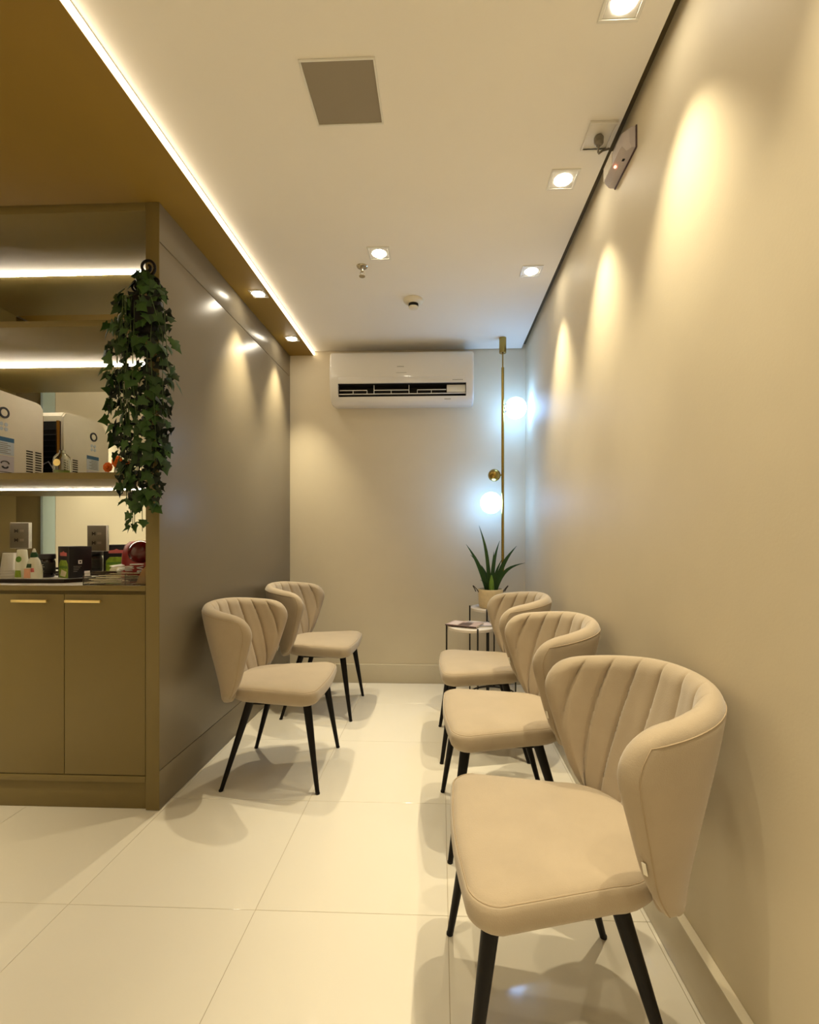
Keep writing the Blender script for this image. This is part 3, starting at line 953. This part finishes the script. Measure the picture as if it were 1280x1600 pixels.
gbt = thing('cleaner_bottle', 'pale bottle with dark green nozzle cap and peach label on the tray', 'bottle', (-1.903, 2.150, ZT_))
MB().lathe([(.026, 0), (.034, .004), (.034, .030), (.031, .060), (.024, .088), (.017, .100), (.013, .104), (.001, .105)], 24, None, 1.05, .8).build('body', 'bottlew', gbt)
MB().lathe([(.014, .103), (.0145, .106), (.013, .121), (.009, .127)], 20).build('cap', 'dgreen', gbt)
MB().lathe([(.0075, .126), (.0075, .132), (.004, .144), (.001, .145)], 14).build('nozzle', 'whiteprint', gbt)
MB().prism([(-.024, .008), (.006, .008), (.005, .052), (-.022, .052)], -.0295, -.027, 'y').build('label', 'peach', gbt)
MB().prism([(-.014, .056), (.008, .056), (.006, .074), (-.010, .074)], -.0275, -.0215, 'y').build('mark', 'dgreen', gbt)
MB().prism([(.008, .036), (.020, .036), (.018, .054), (.008, .054)], -.0290, -.0215, 'y').build('mark', 'pink', gbt)

cj = thing('coffee_jar', 'dark glass coffee jar with black lid on the tray beside the tea box', 'jar', (-1.928, 2.251, ZT_))
MB().lathe([(.026, 0), (.031, .003), (.034, .012), (.034, .075), (.031, .086), (.028, .092)], 28).build('glass', 'coffee', cj)
MB().lathe([(.035, .090), (.036, .092), (.036, .110), (.034, .114), (.001, .115)], 32).build('lid', 'black', cj)
MB().lathe([(.0345, .022), (.0347, .023), (.0347, .072), (.0345, .073)], 28).build('label', 'labeldark', cj)
b = MB()
for k, wdt in enumerate((.016, .024, .012, .020)):
    b.prism([(-wdt / 2 + .004, .062 - k * .010), (wdt / 2 + .004, .062 - k * .010), (wdt / 2 + .004, .0645 - k * .010), (-wdt / 2 + .004, .0645 - k * .010)], -.0358, -.0335, 'y')
b.build('print', 'stick', cj)

tb = thing('tea_box', 'black tea box with lime green and pink print standing on the tray', 'box', (-1.795, 2.262, ZT_), radians(-30))
MB().box(-.060, .060, -.048, .048, 0, .152, .001).build('carton', 'black', tb)
for sg in (-1, 1):
    def yy(d):
        return tuple(sorted((sg * (.0475 + .0), sg * (.0478 + d))))
    MB().prism([(-.048, .002), (.048, .002), (.048, .066), (.030, .086), (-.030, .086), (-.048, .066)], *yy(.0008), 'y').build('print', 'green', tb)
    MB().prism([(-.046, .046), (.046, .046), (.040, .058), (-.040, .058)], *yy(.0014), 'y').build('print', 'mgreen', tb)
    MB().prism([(-.034, .010), (.020, .006), (.034, .030), (-.020, .040)], *yy(.0014), 'y').build('print', 'stick', tb)
    MB().prism([(-.036, .106), (.036, .106), (.036, .122), (.012, .124), (0, .130), (-.012, .124), (-.036, .122)], *yy(.0010), 'y').build('print', 'pink', tb)
MB().box(.0595, .0608, -.010, .006, .068, .086).build('print', 'whiteprint', tb)
MB().box(.0600, .0614, -.005, .002, .073, .081).build('print', 'ink', tb)
MB().box(.0595, .0608, .016, .040, .006, .032).build('print', 'whiteprint', tb)
b = MB()
for k in range(4):
    b.box(.0595, .0606, -.030, .004 - k * .006, .055 - k * .008, .0575 - k * .008)
b.build('print', 'greyprint', tb)

# red coffee machine half behind the stile
rm = thing('coffee_maker', 'small glossy red coffee maker at the end of the counter', 'coffee maker', (-1.482, 2.30, ZK))
MB().lathe([(.085, 0), (.092, .004), (.094, .06), (.090, .12), (.078, .160), (.055, .180), (.001, .186)], 32, None, 1.0, .8).build('body', 'red', rm)
MB().sphere((.025, -.045, .128), .062, 28, 18, (1, .75, .95)).build('lid', 'darkred', rm)
MB().box(-.03, .03, -.085, -.06, .0, .015, .003).build('drip_tray', 'black', rm)

# clear organiser
og = thing('acrylic_organizer', 'clear acrylic organizer tray with packets and sticks at the counter end', 'organizer', (-1.388, 2.070, ZK))
hx, hy, hh, tt = .138, .105, .050, .003
MB().box(-hx, hx, -hy, hy, 0.0005, .003, .0008, 1).build('base', 'acrylic', og)
for x0, x1, y0, y1 in ((-hx, hx, -hy, -hy + tt), (-hx, hx, hy - tt, hy), (-hx, -hx + tt, -hy + tt, hy - tt), (hx - tt, hx, -hy + tt, hy - tt), (.045, .045 + tt, -hy + tt, hy - tt)):
    MB().box(x0, x1, y0, y1, .0035, hh if x0 != -hx or x1 != hx else hh * .8, .0008, 1).build('wall', 'acrylic', og)
rng = random.Random(3)
stick_me = MB().box(-.062, .062, -.004, .004, -.0015, .0015, .001, 1).mesh('stirrer', 'stick')
for k in range(14):
    o_ = obj('stirrer', stick_me, None, (-1.452 + rng.uniform(-.012, .012), 2.045 + rng.uniform(-.055, .095), ZK + .0055 + .0026 * k), (0, rng.uniform(-.03, .03), rng.uniform(-.35, .35)))
    tag(o_, 'pale flat stirrer in the pile inside the clear organizer', 'stirrer', 'pale stirrers in the organizer')
pk_me = MB().box(-.026, .026, -.014, .014, -.002, .002, .0015, 1).mesh('sachet', 'whiteprint')
for k in range(9):
    o_ = obj('sachet', pk_me, None, (-1.40 + rng.uniform(-.065, .03), 2.11 + rng.uniform(-.04, .05), ZK + .044 + .0045 * k), (rng.uniform(-.2, .2), rng.uniform(-.25, .25), rng.uniform(-1.2, 1.2)))
    tag(o_, 'white paper sachet in the heap inside the clear organizer', 'sachet', 'white sachets in the organizer')
bp = thing('paper_bundle', 'fan of thin brown paper filters at the end of the clear organizer', 'paper filters', (-1.300, 2.07, ZK + .004))
for k in range(9):
    a = -.55 + k * .11
    m_ = Matrix.Translation((0.012 + k * .001, -.07 + k * .017, 0)) @ Matrix.Rotation(a * .35, 4, 'Z') @ Matrix.Rotation(-.15, 4, 'X')
    b = MB()
    pp = [(-.032, 0), (.030, 0), (.036, .050), (.020, .085), (-.008, .060)]
    c_ = MB().prism(pp, -.0008, .0008, 'y')
    b.add(c_.bm, m_)
    b.build('sheet', 'brownpaper', bp)

# ================================================================== HANGING IVY
IX, IY = -1.190, 1.875
ivy = thing('hanging_ivy', 'long trailing dark green ivy hanging from an iron scroll at the cabinet edge', 'plant', (IX, IY, 2.20))
# iron scroll bracket
def spiral(cx, cz, r0, r1, a0, turns, y=0.0, n=40):
    return [(cx + (r0 + (r1 - r0) * k / n) * cos(a0 + turns * 2 * pi * k / n), y, cz + (r0 + (r1 - r0) * k / n) * sin(a0 + turns * 2 * pi * k / n)) for k in range(n + 1)]
b = MB()
b.tube(spiral(0.004, .050, .036, .010, -pi / 2, 1.4), .006, 8)
b.tube(spiral(-.036, -.028, .026, .006, pi / 2, 1.5), .005, 8)
b.tube(spiral(.036, -.012, .018, .005, pi / 2, -1.3), .005, 8)
b.tube([(0.004, 0, .014), (0, .01, -.03), (0, .02, -.09)], .006, 8)
b.tube([(0.02, 0.0, .02), (0.03, .05, .0), (0.03, YC - IY - .002, -.01)], .005, 8)
b.build('scroll_bracket', 'iron', ivy)
MB().lathe([(.030, -.235), (.045, -.225), (.058, -.150), (.062, -.095), (.060, -.09), (.050, -.10), (.001, -.11)], 20).build('pot', 'iron', ivy)


def ivy_leaf_mesh(sz, lobes):
    # palmate ivy leaf lying in the xz plane, stalk at the origin, tip towards -z, folded along the midrib
    half = [(0.0, .04), (.20, .18), (.46, .16), (.36, -.05), (.60, -.20), (.34, -.42), (.20, -.62), (0, -1.0)]
    if lobes == 1:
        half = [(0.0, .02), (.16, .12), (.34, .02), (.40, -.22), (.30, -.45), (.16, -.70), (0, -1.0)]
    if lobes == 2:
        half = [(0.0, .05), (.24, .20), (.54, .24), (.40, .0), (.56, -.14), (.30, -.36), (.20, -.55), (0, -.92)]
    b = MB()
    mid = [(0, 0.0, half[0][1] * sz), (0, -.03 * sz, -.3 * sz), (0, 0.01 * sz, half[-1][1] * sz)]
    for s in (-1, 1):
        vsx = [b.bm.verts.new((s * x * sz, .16 * x * sz + .05 * z * z * sz, z * sz)) for x, z in half]
        c_ = b.bm.verts.new((0, -.045 * sz, -.30 * sz))
        for i in range(len(vsx) - 1):
            fv = (c_, vsx[i], vsx[i + 1]) if s > 0 else (c_, vsx[i + 1], vsx[i])
            b.bm.faces.new(fv)
    me = b.mesh('leaf', 'ivy', 70)
    return me


leaf_me = [ivy_leaf_mesh(.040, 0), ivy_leaf_mesh(.047, 0), ivy_leaf_mesh(.042, 2), ivy_leaf_mesh(.034, 1), ivy_leaf_mesh(.050, 2)]
# silhouette: (z, x left, x right, depth) in local metres, from the top down
SIL = [(.010, -.03, .045, .02), (-.045, -.085, .085, .05), (-.10, -.150, .115, .07), (-.19, -.165, .135, .085), (-.30, -.180, .135, .085), (-.40, -.190, .140, .08), (-.48, -.185, .145, .075),
       (-.56, -.170, .130, .07), (-.64, -.160, .125, .065), (-.72, -.145, .105, .06), (-.80, -.135, .100, .055), (-.87, -.120, .085, .045), (-.93, -.105, .060, .035), (-.985, -.085, .015, .02), (-1.04, -.075, -.03, .012)]


def sil(z):
    z = min(max(z, SIL[-1][0]), SIL[0][0])
    for a, b_ in zip(SIL, SIL[1:]):
        if z >= b_[0]:
            q = (a[0] - z) / (a[0] - b_[0])
            return [a[i] + (b_[i] - a[i]) * q for i in (1, 2, 3)]
    return SIL[-1][1:]


rng = random.Random(11)
NL = 292
k = 0
strand_pts = []
while k < NL:
    q = rng.random()
    z = .005 - 1.03 * q ** 1.12
    xl, xr, dp = sil(z)
    # thinner towards the lower end
    if rng.random() > min(1.0, (xr - xl) / .22 + .25):
        continue
    ang = rng.uniform(-pi, 0) if rng.random() < .88 else rng.uniform(0, pi)
    rad = sqrt(rng.uniform(.12, 1.0))
    cxm, hw = (xl + xr) / 2, (xr - xl) / 2
    x = cxm + hw * rad * cos(ang) * .95
    y = dp * rad * sin(ang)
    yw = YC - IY
    if x < XP + .012 - IX and y > yw - .025:
        y = yw - .03 - rng.random() * .03
    me = leaf_me[rng.choice([0, 1, 1, 2, 4, 4, 3] if z > -.85 else [0, 2, 3])]
    o_ = obj('leaf', me, ivy, (x, y, z + .015))
    face = math.atan2(cos(ang) * .8, -min(sin(ang), -.25)) + rng.gauss(0, .35)
    o_.rotation_euler = (rng.gauss(-.30, .28), rng.gauss(0, .55), face)
    s_ = rng.uniform(.85, 1.12)
    o_.scale = (s_, s_, s_)
    k += 1
# dangling tips
for x, z in ((-.075, -1.03), (-.030, -1.035), (-.10, -.985), (-.055, -.97), (-.015, -.985)):
    pass
# strands
rs = random.Random(5)
b = MB()
for k in range(15):
    x0, y0_ = rs.uniform(-.05, .05), rs.uniform(-.045, .02)
    ze = -rs.choice([.45, .6, .75, .9, .98, 1.02])
    xl, xr, dp = sil(ze)
    xe = rs.uniform(xl * .8, xr * .8)
    xl2, xr2, dp2 = sil(ze * .4)
    xm = xe * 1.05
    pts = [(x0, y0_ * .6, -.08), (xm * .7, -dp2 * rs.uniform(.2, .9), -.10), (xm, -dp2 * rs.uniform(.2, .9), ze * .4), (xe * 1.02, -dp * .5, ze * .75), (xe, -dp * .3, ze)]
    b.tube(pts, .0014, 5)
b.build('stems', 'stem', ivy)
# deep inner foliage nobody could count
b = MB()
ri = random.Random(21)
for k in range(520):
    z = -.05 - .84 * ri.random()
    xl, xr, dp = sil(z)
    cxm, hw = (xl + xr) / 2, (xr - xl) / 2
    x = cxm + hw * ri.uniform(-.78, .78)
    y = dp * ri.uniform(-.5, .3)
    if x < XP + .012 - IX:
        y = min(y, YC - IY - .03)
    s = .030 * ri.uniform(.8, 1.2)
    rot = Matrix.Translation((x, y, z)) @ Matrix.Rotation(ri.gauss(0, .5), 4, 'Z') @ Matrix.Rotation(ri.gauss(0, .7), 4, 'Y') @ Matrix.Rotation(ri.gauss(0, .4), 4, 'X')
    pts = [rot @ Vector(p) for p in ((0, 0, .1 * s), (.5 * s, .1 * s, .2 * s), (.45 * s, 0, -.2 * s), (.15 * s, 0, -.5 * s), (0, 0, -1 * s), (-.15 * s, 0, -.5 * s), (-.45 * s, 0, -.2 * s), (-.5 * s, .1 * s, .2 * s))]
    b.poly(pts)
fo = b.build('inner_foliage', 'ivy_shaded', ivy)
fo['kind'] = 'stuff'
